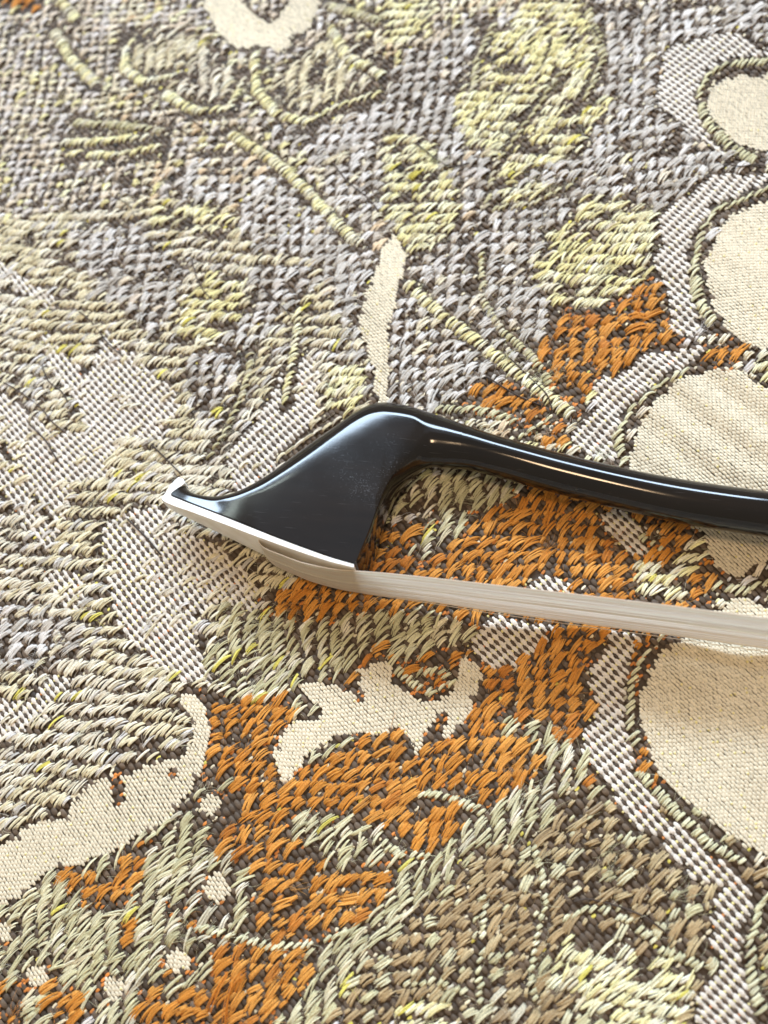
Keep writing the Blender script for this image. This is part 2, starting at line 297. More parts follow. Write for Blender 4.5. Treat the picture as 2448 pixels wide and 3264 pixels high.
 (CREAM, T('D', (1060, 890), (1075, 790), (1120, 690), (1180, 620), (1280, 540), (1380, 500), (1480, 490), (1560, 510), (1620, 560), (1700, 620), (1700, 1320), (1600, 1340), (1520, 1400), (1440, 1360), (1405, 1280), (1380, 1200), (1240, 1106), (1060, 1000))),
 (CREAM, T('F', (1460, 420), (1500, 380), (1560, 370), (1700, 450), (1700, 1500), (1560, 1446), (1450, 1366), (1300, 1246), (1170, 1106), (1130, 1000), (1110, 900), (1100, 800), (1140, 700), (1200, 600), (1300, 540))),
 (CREAM, T('U', (850, 505), (826, 545), (810, 595), (800, 620), (785, 663), (778, 700), (781, 730), (795, 765), (806, 800), (812, 880), (836, 880), (842, 820), (838, 770), (845, 700), (858, 640), (872, 590), (878, 555))),
 (CREAM, [(951, 2191), (969, 2179), (996, 2171), (1036, 2186), (1076, 2191), (1106, 2206), (1146, 2231), (1169, 2236), (1149, 2191), (1141, 2161), (1146, 2136), (1166, 2121), (1196, 2111), (1226, 2109), (1261, 2131), (1246, 2161), (1261, 2181), (1301, 2211), (1336, 2236), (1361, 2244), (1396, 2231), (1436, 2201), (1461, 2166), (1456, 2126), (1466, 2096), (1486, 2101), (1521, 2121), (1531, 2161), (1521, 2211), (1496, 2271), (1461, 2311), (1436, 2341), (1416, 2361), (1414, 2326), (1426, 2296), (1441, 2261), (1416, 2271), (1391, 2281), (1371, 2311), (1356, 2351), (1346, 2386), (1336, 2411), (1316, 2391), (1311, 2361), (1306, 2336), (1276, 2326), (1226, 2341), (1166, 2336), (1116, 2341), (1056, 2356), (1011, 2381), (971, 2421), (941, 2456), (916, 2501), (891, 2476), (871, 2441), (871, 2401), (886, 2356), (911, 2321), (951, 2301), (1006, 2291), (1036, 2281), (1016, 2256), (986, 2226)]),
 (CREAM, T('E', (785, 780), (850, 800), (890, 860), (910, 950), (900, 1030), (880, 1106), (840, 1176), (780, 1266), (700, 1346), (600, 1396), (480, 1476), (380, 1506), (270, 1526), (180, 1576), (100, 1646), (0, 1706), (0, 1446), (60, 1406), (130, 1356), (220, 1326), (280, 1326), (310, 1266), (340, 1216), (420, 1166), (470, 1146), (500, 1126), (560, 1136), (600, 1100), (700, 1080), (800, 1060), (835, 1000), (825, 900), (790, 830))),
]
def ell(block, x, y, rx, ry, k=14):
    return T(block, *[(x + rx * math.cos(6.2832 * i / k), y + ry * math.sin(6.2832 * i / k)) for i in range(k)])
for (x, y, rx, ry) in ((920, 165, 75, 70), (935, 525, 80, 95), (770, 835, 80, 75), (490, 955, 75, 75), (165, 905, 75, 65), (20, 710, 45, 60)):
    AREAS.append((ORAN, ell('G', x, y, rx, ry)))
for (x, y, rx, ry) in ((920, 160, 48, 45), (940, 520, 52, 66), (770, 830, 55, 52), (490, 950, 52, 52), (160, 900, 50, 42), (20, 710, 28, 42)):
    AREAS.append((CREAM, ell('G', x, y, rx, ry)))
AREAS.append((ORAN, T('G', (480, 60), (500, 20), (545, 60), (540, 150), (505, 190), (490, 130))))
AREAS.append((ORAN, T('G', (730, 5), (770, 0), (760, 40), (735, 35))))
# narrow bands of single pale yarns: (class, width in pixels, path)
BANDS = [
 (YELL, 34, T('A', (280, 615), (480, 615), (640, 600))), (YELL, 30, T('A', (300, 665), (500, 678), (710, 640))),
 (SAGE, 30, T('A', (330, 530), (500, 545), (720, 580))), (YELL, 44, T('A', (1000, 590), (1180, 700), (1330, 830), (1450, 960), (1560, 1060))),
 (YELL, 46, T('A', (240, 150), (300, 250), (410, 360))), (YELL, 40, T('A', (640, 140), (545, 200), (535, 300), (620, 360), (760, 340))),
 (YELL, 44, T('A', (720, 420), (850, 490), (1000, 470), (1060, 330))), (YELL, 44, T('A', (1100, 230), (1110, 400), (1200, 500), (1330, 540), (1420, 480), (1640, 400))),
 (YELL, 44, T('A', (1430, 130), (1500, 250), (1659, 330))), (YELL, 44, T('A', (250, 0), (330, 90))), (SAGE, 40, T('A', (1400, 20), (1640, 100))),
 (SAGE, 30, T('B', (470, 120), (400, 260), (390, 380))), (SAGE, 30, T('B', (880, 60), (950, 250), (880, 420), (800, 470))),
 (SAGE, 26, T('B', (760, 330), (640, 500), (480, 720), (440, 900))), (SAGE, 24, T('B', (480, 900), (640, 880), (840, 790))),
 (PALE, 30, T('B', (1700, 268), (1480, 283), (1385, 350), (1362, 430), (1395, 550), (1500, 640), (1620, 700))),
 (PALE, 34, T('B', (1700, 790), (1540, 870), (1440, 900), (1385, 980), (1350, 1106), (1345, 1200), (1360, 1290), (1430, 1410))),
 (PALE, 34, T('D', (1040, 890), (1010, 770), (1080, 650), (1240, 520), (1380, 455))),
 (YELL, 44, T('D', (100, 130), (250, 260), (400, 370), (560, 500), (680, 590), (820, 690))),
 (SAGE, 22, T('D', (420, 0), (430, 200), (500, 320), (640, 440), (740, 590))), (PALE, 28, T('D', (240, 668), (400, 668), (560, 722))),
 (PALE, 24, T('D', (550, 800), (660, 740), (810, 655))),
 (SAGE, 28, T('C', (1080, 430), (1050, 600), (960, 780), (890, 880))), (YELL, 30, T('C', (1290, 240), (1270, 420), (1230, 640))),
 (KHAKI, 36, T('C', (1220, 870), (1330, 790), (1480, 700))),
 (PALE, 30, T('F', (1200, 540), (1095, 660), (1062, 780), (1060, 900), (1085, 1010))),
 (PALE, 32, T('F', (1440, 320), (1560, 345), (1690, 280))), (PALE, 22, T('F', (1110, 110), (1200, 170))),
 (PALE, 28, T('H', (1100, 20), (1280, 210), (1400, 330), (1540, 400))), (PALE, 36, T('H', (1650, 540), (1585, 700), (1580, 880), (1630, 1060))),
 (PALE, 22, T('H', (430, 560), (430, 700), (410, 880), (420, 1010))), (PALE, 22, T('H', (650, 340), (690, 500), (700, 600), (650, 760), (640, 900), (655, 1010))),
 (PALE, 26, T('H', (790, 650), (920, 600), (1060, 660), (1200, 780), (1380, 860))), (SAGE, 22, T('H', (100, 930), (230, 920), (350, 965))),
 (PALE, 26, T('H', (160, 110), (290, 130), (420, 190))), (PALE, 24, T('H', (0, 330), (90, 380), (200, 380))),
 (PALE, 28, T('G', (860, 690), (1050, 742), (1180, 775), (1350, 765), (1500, 705))), (SAGE, 40, T('G', (660, 300), (760, 210), (840, 130), (900, 70))),
 (PALE, 26, T('F', (60, 680), (120, 740), (210, 780), (310, 730), (250, 690), (150, 690))),
]
# dark lines drawn by bare warp inside leaves and petals
VEINS = [T('B', (450, 310), (600, 298)), T('B', (460, 390), (640, 372)), T('B', (480, 520), (640, 500)), T('B', (600, 590), (860, 560)), T('B', (590, 655), (860, 622)),
         T('B', (700, 50), (720, 200), (640, 420)), T('B', (800, 120), (820, 300), (760, 420)), T('B', (500, 250), (560, 200)), T('B', (60, 600), (160, 760), (240, 900), (280, 1050)),
         T('B', (30, 700), (150, 740)), T('B', (60, 860), (220, 860)), T('B', (110, 980), (260, 960)), T('B', (700, 1106), (860, 970), (1080, 900)), T('B', (900, 1020), (1130, 1000)),
         T('D', (700, 60), (900, 90), (1120, 60)), T('D', (760, 150), (960, 140)), T('M', (480, 100), (545, 240)), T('M', (400, 90), (470, 240)), T('M', (640, 140), (600, 260)), T('M', (760, 105), (720, 270)),
         T('M', (860, 115), (800, 260)), T('C', (760, 230), (1050, 230)), T('C', (770, 300), (1000, 310)), T('A', (340, 570), (700, 570)), T('A', (330, 640), (720, 625)), T('A', (330, 700), (700, 690)),
         T('A', (640, 930), (1000, 1000)), T('H', (790, 720), (1000, 800), (1200, 960)), T('H', (900, 900), (1000, 1080)),
         T('U', (612, 1790), (640, 1762), (700, 1752), (770, 1762), (830, 1790), (878, 1830), (885, 1862), (820, 1870), (760, 1855), (700, 1842), (650, 1825), (612, 1790)),
         T('M', (290, 170), (285, 120), (400, 75), (480, 95), (545, 170), (565, 235), (500, 275), (430, 245), (350, 195), (290, 170)),
         T('M', (640, 210), (680, 145), (760, 95), (860, 105), (935, 190), (850, 255), (740, 285), (660, 265), (640, 210))]
RES = 4
GW, GH = 2448 // RES, 3264 // RES
gx, gy = np.meshgrid((np.arange(GW) + .5) * RES, (np.arange(GH) + .5) * RES)
grid = np.zeros((GH, GW), dtype=np.int8)
def inside(poly, x, y):
    r = np.zeros(x.shape, bool); k = len(poly)
    for i in range(k):
        (x0, y0), (x1, y1) = poly[i], poly[(i + 1) % k]
        if y0 == y1: continue
        r ^= ((y0 > y) != (y1 > y)) & (x < (x1 - x0) * (y - y0) / (y1 - y0) + x0)
    return r
wob = lambda s: (vnoise(gx / 26, gy / 26, s) - .5) * 16
wx, wy = gx + wob(3), gy + wob(4)
for c, poly in AREAS: grid[inside(poly, wx, wy)] = c
bandid = np.zeros((GH, GW), dtype=np.int8)
for c, wd, path in BANDS:
    for (x0, y0), (x1, y1) in zip(path[:-1], path[1:]):
        L2 = (x1 - x0) ** 2 + (y1 - y0) ** 2
        tt = np.clip(((gx - x0) * (x1 - x0) + (gy - y0) * (y1 - y0)) / L2, 0, 1)
        dd = np.hypot(gx - x0 - tt * (x1 - x0), gy - y0 - tt * (y1 - y0))
        m = dd < wd * .5 + 8
        grid[m & (grid != CREAM)] = DARK
        m = dd < wd * .42
        bandid[m] = c + 1
def dil(m, k):
    for _ in range(k):
        n = m.copy(); n[1:] |= m[:-1]; n[:-1] |= m[1:]; n[:, 1:] |= m[:, :-1]; n[:, :-1] |= m[:, 1:]; m = n
    return m
edge = dil(grid == CREAM, 3) & (grid != CREAM) & (grid != CHECK)
grid[edge] = DARK
for path in VEINS:
    for (x0, y0), (x1, y1) in zip(path[:-1], path[1:]):
        L2 = (x1 - x0) ** 2 + (y1 - y0) ** 2
        tt = np.clip(((gx - x0) * (x1 - x0) + (gy - y0) * (y1 - y0)) / L2, 0, 1)
        m = np.hypot(gx - x0 - tt * (x1 - x0), gy - y0 - tt * (y1 - y0)) < 6.5
        grid[m & (grid != CREAM)] = DARK
for c in (ORAN, YELL):
    rim = dil(grid == c, 1) & dil((grid != c) & (grid != DARK), 1) & (grid != CREAM) & (grid != CHECK)
    grid[rim] = DARK
def reflect(i, n):
    i = np.abs(i); i = i % (2 * n); return np.where(i >= n, 2 * n - 1 - i, i)
def lookup(g, px, py):
    return g[reflect(np.floor(py / RES).astype(int), GH), reflect(np.floor(px / RES).astype(int), GW)]

# ------------------------------------------------------------------ the cloth: lie and lattice
def lie(x, y):                                          # gentle unevenness of the cloth, metres
    h = .00035 * np.sin(x * 95 + 1.0) * np.sin(y * 70 + .4) + .00018 * np.sin(x * 210 - y * 130)
    # soft creases running across the cream petals at the right
    for (px, py, amp, wl, ang, rad) in ((2230, 1300, .00030, .0052, 1.03, .012), (2300, 1000, .00012, .006, .9, .010), (2260, 2300, .0002, .010, .95, .016)):
        p = bproj(px, py, (0, 0, 0), np.array([0, 0, 1.]))
        dx, dy = x - p[0], y - p[1]
        u = dx * math.cos(ang) + dy * math.sin(ang)
        h = h + amp * np.sin(u * 6.2832 / wl + 2.2 * np.sin((dx - dy) * 120)) * np.exp(-(dx * dx + dy * dy) / (2 * rad * rad))
    return h
e1 = np.cross(nz, [0, 1, 0]); e1 /= np.linalg.norm(e1); e2 = np.cross(nz, e1)
ph = math.radians(-46.897)
WARP = ROT @ (math.cos(ph) * e1 + math.sin(ph) * e2); WARP = WARP[:2] / np.linalg.norm(WARP[:2])
WEFT = ROT @ (math.cos(ph + 1.5708) * e1 + math.sin(ph + 1.5708) * e2); WEFT = WEFT[:2] / np.linalg.norm(WEFT[:2])
P_WARP, P_COL = .01156 * DIST, .00684 * DIST / 2        # pattern repeat along the warp, distance of two warp columns
if WEFT[0] < 0: WEFT = -WEFT                            # up and to the right in the picture
X0, X1, Y0, Y1 = -.080, .073, -.074, .110
def uv(x, y): return x * WEFT[0] + y * WEFT[1], x * WARP[0] + y * WARP[1]
def wobble(x, y):
    return (x + .00045 * np.sin(y * 180 + 1) + .0004 * np.sin(x * 120 + y * 90), y + .0005 * np.sin(x * 160) + .0003 * np.sin(y * 240 + x * 140))

COLS = {TAUPE: [(226, 212, 194), (234, 222, 202), (226, 220, 215), (240, 231, 206), (236, 214, 182)],
        GREY: [(222, 217, 211), (210, 205, 198), (230, 226, 222), (216, 208, 197)],
        YELL: [(246, 238, 190), (248, 242, 206), (240, 231, 176), (243, 237, 212)],
        SAGE: [(212, 206, 166), (220, 214, 180), (202, 196, 158), (212, 205, 182)],
        ORAN: [(216, 148, 60), (208, 140, 56), (222, 158, 74), (200, 130, 54)],
        TAN: [(192, 167, 126), (180, 156, 118), (198, 178, 138), (174, 154, 124)],
        KHAKI: [(236, 226, 198), (228, 218, 186), (240, 232, 212), (230, 221, 202)],
        PALE: [(220, 216, 178), (227, 223, 190), (212, 208, 172)],
        DARK: [(210, 205, 180)]}
COLS = {k: np.array([lin(*c) for c in v]) for k, v in COLS.items()}
C_DARK, C_CREAM, C_WHITE = lin(94, 79, 65), lin(221, 208, 182), lin(224, 215, 204)

# warp: rows of small arched yarn segments
ii, jj = np.meshgrid(np.arange(-330, 331), np.arange(-170, 171), indexing='ij'); ii = ii.ravel(); jj = jj.ravel()
uu = ii * P_COL; vv = (jj + .5 * (ii % 2)) * P_WARP / 2
sx = uu * WEFT[0] + vv * WARP[0]; sy = uu * WEFT[1] + vv * WARP[1]
k = (sx > X0) & (sx < X1) & (sy > Y0) & (sy < Y1); ii, jj, sx, sy = ii[k], jj[k], sx[k], sy[k]
sx, sy = wobble(sx, sy)
px, py = to_px(np.stack([sx, sy, np.zeros_like(sx)], 1))
sc = lookup(grid, px, py)
N = len(sx)
def segs(sel, length, width, height, z, color, jc=.10, shift=0.0, across=WARP):
    """arched little yarn segments; 5 stations x 4 points each"""
    m = int(sel.sum()) if sel.dtype == bool else len(sel)
    x, y = sx[sel], sy[sel]
    r = np.random.default_rng(m)
    L = length * r.uniform(.9, 1.12, m); W = width * r.uniform(.9, 1.12, m); H = height * r.uniform(.85, 1.2, m)
    a = math.atan2(across[1], across[0]) + r.normal(0, .07, m)
    ca, sa = np.cos(a), np.sin(a)
    x = x + r.normal(0, .00002, m) + shift * WARP[0]; y = y + r.normal(0, .00002, m) + shift * WARP[1]
    t = np.array([-1, -.62, 0, .62, 1]); wd = np.array([.42, .86, 1, .86, .42]); hz = np.array([-.35, .55, 1, .55, -.35])
    q = np.array([-1, -.42, .42, 1]); qz = np.array([-.25, .9, .9, -.25])
    U = (t[None, :, None] * L[:, None, None] / 2) + 0 * q[None, None, :]
    Vv = q[None, None, :] * wd[None, :, None] * W[:, None, None] / 2
    Z = (hz[None, :, None] * .6 + .4 * qz[None, None, :] * np.maximum(wd, .6)[None, :, None]) * H[:, None, None]
    PX = x[:, None, None] + U * ca[:, None, None] - Vv * sa[:, None, None]
    PY = y[:, None, None] + U * sa[:, None, None] + Vv * ca[:, None, None]
    PZ = z + Z + lie(PX, PY)
    V = np.stack([PX, PY, PZ], -1).reshape(-1, 3)
    b = np.array([[s * 4 + c, s * 4 + c + 1, s * 4 + c + 5, s * 4 + c + 4] for s in range(4) for c in range(3)])
    Q = (np.arange(m)[:, None, None] * 20 + b[None]).reshape(-1, 4)
    color = np.broadcast_to(color, (m, 3))
    Cc = color * (1 + r.normal(0, jc, (m, 1)))
    return V, Q, np.repeat(np.clip(Cc, .003, .95), 20, axis=0)
def join(parts):
    Vs, Qs, Cs, o = [], [], [], 0
    for V, Q, Cc in parts:
        Vs.append(V); Qs.append(Q + o); Cs.append(Cc); o += len(V)
    return np.concatenate(Vs), np.concatenate(Qs), np.concatenate(Cs)

cloth = bpy.data.objects.new('tapestry_cloth', None); col.objects.link(cloth)
cloth['label'] = 'worn woven tapestry cloth in cream, grey, yellow and orange lying under the bow'
cloth['category'] = 'fabric'

# ground sheet of dark thread that everything is woven through
nxs, nys = 150, 180
bx, by = np.meshgrid(np.linspace(X0 - .004, X1 + .004, nxs), np.linspace(Y0 - .004, Y1 + .004, nys))
bz = lie(bx, by) - .00022
V = np.stack([bx, by, bz], -1).reshape(-1, 3)
idx = np.arange(nxs * nys).reshape(nys, nxs)
Q = np.stack([idx[:-1, :-1], idx[:-1, 1:], idx[1:, 1:], idx[1:, :-1]], -1).reshape(-1, 4)
link('ground_weave', mesh_np('ground_weave', V, Q, np.broadcast_to(lin(74, 61, 50), (len(V), 3))), M_YARN, cloth)

floaty = (sc != CREAM) & (sc != CHECK)
ev = (ii % 2 == 0)
# dark warp: check squares, and the ground under every float
chk = sc == CHECK
dk = chk & ev & (jj % 2 == 0)
wt = chk & ~ev & (jj % 2 == 0)
parts = [segs(dk, P_WARP * .58, P_COL * 1.0, .00013, .00006, C_DARK * .95, .15)]
# cords running along the warp, each column starting at its own place
fl = floaty & ev & (jj % 2 == 0)
colshift = np.random.default_rng(9).uniform(-.5, .5, 2000)[(ii // 2) % 2000] * P_WARP
parts.append(segs(fl, P_WARP * .98, P_COL * 1.75, .00024, -.00005, C_DARK, .24, colshift[fl]))
V, Q, Cc = join(parts); link('dark_warp', mesh_np('dark_warp', V, Q, Cc), M_YARN, cloth, 'stuff')
# white of the check
r0 = np.random.default_rng(5)
V, Q, Cc = segs(wt, P_WARP * .86, P_COL * 1.46, .00017, .00006, C_WHITE, .05, P_WARP / 4)
p2 = [(V, Q, Cc)]
thin = chk & ~ev & (jj % 2 == 1)
p2.append(segs(thin, P_WARP * .42, P_COL * .85, .00009, .00003, C_WHITE * .9, .06, P_WARP / 4))
V, Q, Cc = join(p2); link('white_check_weave', mesh_np('white_check_weave', V, Q, Cc), M_YARN, cloth, 'stuff')
# cream plain weave
cr = sc == CREAM
creamcol = C_CREAM * (1 + .10 * (vnoise(sx[cr] * 120, sy[cr] * 120, 9) - .5))[:, None]
V, Q, Cc = segs(cr, P_WARP * .58, P_COL * 1.02, .00011, .00006, creamcol, .04)
link('cream_weave', mesh_np('cream_weave', V, Q, Cc), M_YARN, cloth, 'stuff')
# flecks of weft showing between the warp
pyn = np.clip((py - 900) / 1200, 0, 1)
f1 = chk & ev & (jj % 2 == 1)
rr = r0.random(N)
fc = np.where((rr < .10 * pyn)[:, None], lin(204, 132, 72)[None], np.where((rr < .25 + .6 * pyn)[:, None], lin(222, 208, 140)[None], lin(222, 212, 192)[None]))
near_o = dil(grid == ORAN, 9)
no = lookup(near_o, px, py)
f2 = floaty & (r0.random(N) < np.where(sc == DARK, .30, .03)) & no
f3 = floaty & (r0.random(N) < np.where(no, .03, .07))
f4 = cr & (r0.random(N) < .03 + .03 * pyn)
c3 = np.where((r0.random(N) < .08)[:, None], lin(214, 200, 96)[None], lin(214, 202, 172)[None])
parts = [segs(f1, P_COL * .95, P_COL * .75, .00010, .00004, fc[f1], .08),
         segs(f2, P_COL * 1.9, P_COL * .95, .00009, .00004, lin(200, 124, 58), .18, across=WEFT),
         segs(f3, P_COL * 1.9, P_COL * .9, .00009, .00004, c3[f3], .14, across=WEFT),
         segs(f4, P_COL * .9, P_COL * .8, .00012, .00010, lin(226, 212, 150), .05)]
V, Q, Cc = join(parts); link('weft_flecks', mesh_np('weft_flecks', V, Q, Cc), M_YARN, cloth, 'stuff')

# ------------------------------------------------------------------ weft floats: bundles of fine strands arching over the warp
NST = 8
def bundle(x, y, ang, L, W, H, ns, r_, c, bow, r, z0=.00010, fray=1.0):
    """one float: ns strands side by side, each an open half tube, NST stations x 4 points"""
    t = np.linspace(-1, 1, NST)
    k = np.arange(ns)
    off = ((k + .5) / ns - .5) * W + r.normal(0, W * .06, ns)
    dl = r.normal(0, .08, ns) * fray; sh = r.normal(0, .05, ns) * L * fray
    tilt = r.normal(0, .05, ns) * fray
    LL = L * (1 + dl)
    pin = 1 - .16 * t[None] ** 2
    u = t[None] * LL[:, None] / 2 + sh[:, None]
    v = off[:, None] * pin + tilt[:, None] * u + bow * L * (1 - t[None] ** 2) + r.normal(0, W * .03, (ns, NST))
    hh = H * (.75 + .5 * r.random(ns)) * (1 - .25 * (2 * np.abs(off) / max(W, 1e-9)) ** 2)
    z = z0 + hh[:, None] * np.clip(1 - np.abs(t[None]) ** 2.4, 0, 1) ** .8 - .00020 * (np.abs(t[None]) > .98)
    rad = r_ * (.8 + .4 * r.random(ns))[:, None] * (1 - .35 * np.abs(t[None]) ** 3)
    q = np.array([-1, -.5, .5, 1]); qz = np.array([-.3, .8, .8, -.3])
    vv_ = v[..., None] + q * rad[..., None]; zz = z[..., None] + qz * rad[..., None]; uu_ = u[..., None] + 0 * q
    ca, sa = math.cos(ang), math.sin(ang)
    X = x + uu_ * ca - vv_ * sa; Y = y + uu_ * sa + vv_ * ca
    cc = c * (1 + r.normal(0, .09, (ns, 1))) * np.array([1, 1, 1])
    return X, Y, zz, np.clip(cc, .004, .95)
BQ = np.array([[s * 4 + c, s * 4 + c + 1, s * 4 + c + 5, s * 4 + c + 4] for s in range(NST - 1) for c in range(3)])
SPEC = {  # row spacing, slide from row to row, period along the row, length, width (mm), strands, short floats between?, extra slant
    TAUPE: (1.04, 1.16, 2.20, 1.90, .64, 6, True, .0), GREY: (1.26, 1.42, 2.70, 2.45, .80, 9, True, .04),
    ORAN: (1.26, 1.48, 2.80, 2.70, .86, 9, True, .05), TAN: (1.26, 1.36, 2.55, 2.35, .76, 6, True, .03),
    YELL: (.46, .40, 2.25, 2.25, .42, 3, False, .0), KHAKI: (.47, .42, 2.38, 2.25, .41, 3, False, .0), SAGE: (.53, -.45, 2.50, 2.65, .41, 3, False, .12)}
AW = math.atan2(WEFT[1], WEFT[0])
floats = {}; big = []
rf = np.random.default_rng(21)
def add_float(cl, x, y, ang, L, W, H, ns, r_, c, bow, is_long):
    ny = 1 if W < .00045 else (3 if W > .00078 else 2)              # yarns lying side by side in this float
    got = []
    for q in range(ny):
        o = ((q + .5) / ny - .5) * W + rf.normal(0, .00003); a = ang + rf.normal(0, .035) * (ny > 1); d = rf.normal(0, .07) * L * (ny > 1)
        fray = .45 if rf.random() < .86 else 1.6                    # most yarns hold together, some have come apart
        Wy = W / ny * .88; k_ = max(3, int(round(ns / ny)))
        got.append(bundle(x + d * math.cos(a) - o * math.sin(a), y + d * math.sin(a) + o * math.cos(a), a, L * rf.uniform(.84, 1.12) if ny > 1 else L, Wy,
                          H * rf.uniform(.85, 1.15), k_, Wy / k_ * .74, c * rf.uniform(.93, 1.06), bow, rf, fray=fray))
    X, Y, Z, cc = (np.concatenate([g[i] for g in got]) for i in range(4))
    if is_long: big.append((L * W, cl, len(floats.setdefault(cl, []))))
    floats.setdefault(cl, []).append((X, Y, Z, cc, x, y))
def fits(cl, x, y, ang, L):
    ca, sa = math.cos(ang), math.sin(ang)
    ends = np.array([[x + ca * L * .42, y + sa * L * .42, 0], [x - ca * L * .42, y - sa * L * .42, 0]])
    ex, ey = to_px(ends); g = lookup(grid, ex, ey)
    return not np.any((g == CREAM) | ((g == CHECK) if cl in (ORAN, GREY, TAN) else (g == 99)))
for cl, (rs, sl_, pr, ll, bw, ns, shorts, slant) in SPEC.items():
    rs, sl_, pr, ll, bw = rs / 1000, sl_ / 1000, pr / 1000, ll / 1000, bw / 1000
    for row in range(int(-.14 / rs), int(.14 / rs) + 1):
        us = np.arange(int(-.14 / pr), int(.14 / pr) + 1) * pr + (sl_ * row) % pr + .04 * pr * rf.normal()
        for half in ((0, 1) if shorts else (0,)):
            uj = us + half * pr * .52 + rf.normal(0, pr * .03, len(us)); vj = (row + .46 * half) * rs + rf.normal(0, rs * .06, len(us))
            xj, yj = wobble(uj * WEFT[0] + vj * WARP[0], uj * WEFT[1] + vj * WARP[1])
            if not shorts: xj = xj + .0011 * (vnoise(xj * 260, yj * 260, 71) - .5); yj = yj + .0011 * (vnoise(xj * 260, yj * 260, 72) - .5)
            pj = to_px(np.stack([xj, yj, 0 * xj], 1)); cj = lookup(grid, *pj)
            for x, y, cc_, pxx, pyy in zip(xj, yj, cj, *pj):
                if not (X0 + .002 < x < X1 - .002 and Y0 + .002 < y < Y1 - .002): continue
                stray = cl == KHAKI and cc_ == CHECK and pxx < 1250 and 850 < pyy < 2500 and rf.random() < .16 * (.4 + vnoise(np.array([x * 300]), np.array([y * 300]), 8)[0])
                if cc_ != cl and not stray: continue
                wear = vnoise(np.array([x * 420]), np.array([y * 420]), 50 + cl)[0]; lean = vnoise(np.array([x * 180]), np.array([y * 180]), 60)[0] - .5
                if wear < .11 and rf.random() < .7: continue
                ang = AW + slant + .35 * lean + rf.normal(0, .10 if wear < .7 else .22)
                swap = KHAKI if cl == SAGE and pyy < 1350 else cl if rf.random() > (.24 if cl == TAN else .13) else {KHAKI: GREY, YELL: KHAKI, TAUPE: YELL, SAGE: KHAKI, GREY: TAUPE, TAN: SAGE, ORAN: ORAN}[cl]
                tint = COLS[swap]; nv = vnoise(np.array([x * 140]), np.array([y * 140]), 31 + cl)[0]
                c = tint[min(len(tint) - 1, int((nv * .7 + rf.random() * .45) * len(tint) * .87))]
                if half == 1 or not shorts:
                    if cl in (TAUPE, KHAKI, YELL, SAGE) and rf.random() < .02: c = lin(226, 216, 110)
                if half == 0 and rf.random() < .965:
                    L = ll * rf.uniform(.68, 1.28); W = bw * rf.uniform(.75, 1.35); okk = False
                    for _ in range(4):
                        if stray or fits(cl, x, y, ang, L): okk = True; break
                        L *= .72
                    if okk: add_float(cl, x, y, ang, L, W, (.00028 if shorts else .00026) * rf.uniform(.6, 1.4), ns, W / ns * .80, c, rf.normal(.05, .03), L > ll * .8)
                elif half == 1 and rf.random() < .95:
                    L = ll * rf.uniform(.36, .5)
                    if fits(cl, x, y, ang, L): add_float(cl, x, y, ang, L, min(bw * .5, .00042), .00024 * rf.uniform(.7, 1.3), max(2, ns // 2), bw / ns * .80, c, rf.normal(.08, .03), False)
# bands of single fat yarns laid side by side
for c_, wd, path in BANDS:
    pts = np.array(path); sl = np.hypot(*np.diff(pts, axis=0).T); tot = sl.sum(); s = 0.0
    while s < tot:
        i = int(np.searchsorted(np.cumsum(sl), s)); i = min(i, len(sl) - 1); f0 = (s - (np.cumsum(sl)[i] - sl[i])) / sl[i]
        p = pts[i] + (pts[i + 1] - pts[i]) * f0
        scale = .0000417 * (1.0 - (p[1] - 1632) / 3264 * .38)       # metres for one photograph pixel here
        dirp = (pts[i + 1] - pts[i]) / sl[i]
        P = bproj(p[0], p[1], (0, 0, 0), np.array([0, 0, 1.]))
        # how far along the band until the next yarn clears this one
        dw = bproj(p[0] + dirp[0], p[1] + dirp[1], (0, 0, 0), np.array([0, 0, 1.])) - P
        cross = abs(dw[0] * WARP[0] + dw[1] * WARP[1])
        al = abs(dw[0] * WEFT[0] + dw[1] * WEFT[1])
        step = (.00056 if cross > .35 * al else .00068) / max(cross, .00002)
        if cross < .35 * al: step = min(step, .0016 / max(al, 1e-6))
        s += step * rf.uniform(.9, 1.12)
        if rf.random() < .05: continue
        tint = COLS[c_]; c = tint[rf.integers(len(tint))]
        Ln = min(max(wd * scale * 1.35, .0009), .0021) * rf.uniform(.85, 1.15)
        add_float(c_, P[0] + rf.normal(0, .00008), P[1] + rf.normal(0, .00008), AW + rf.normal(.0, .10), Ln, .00040, .00030, 3, .000078, c, rf.normal(.05, .03), False)

big.sort(reverse=True)
pxs = []
chosen = set()
for sz, cl, i in big:
    X, Y, Z, cc, x, y = floats[cl][i]
    a, b = to_px(np.array([[x, y, 0.]]))
    if 0 < a[0] < 2448 and 0 < b[0] < 3264:
        chosen.add((cl, i))
    if len(chosen) >= 290: break
NAMES = {TAUPE: 'taupe_yarn', GREY: 'grey_yarn', YELL: 'yellow_yarn', SAGE: 'sage_yarn', ORAN: 'orange_yarn', TAN: 'tan_yarn', KHAKI: 'khaki_yarn', PALE: 'pale_band_yarn'}
def strands_mesh(name, items, origin=None):
    X = np.concatenate([it[0] for it in items]); Y = np.concatenate([it[1] for it in items]); Z = np.concatenate([it[2] for it in items])
    Cc = np.concatenate([it[3] for it in items])
    n = len(X); Z = Z + lie(X, Y)
    V = np.stack([X, Y, Z], -1).reshape(-1, 3)
    if origin is not None: V = V - origin
    Q = (np.arange(n)[:, None, None] * (NST * 4) + BQ[None]).reshape(-1, 4)
    return mesh_np(name, V, Q, np.repeat(Cc, NST * 4, axis=0))
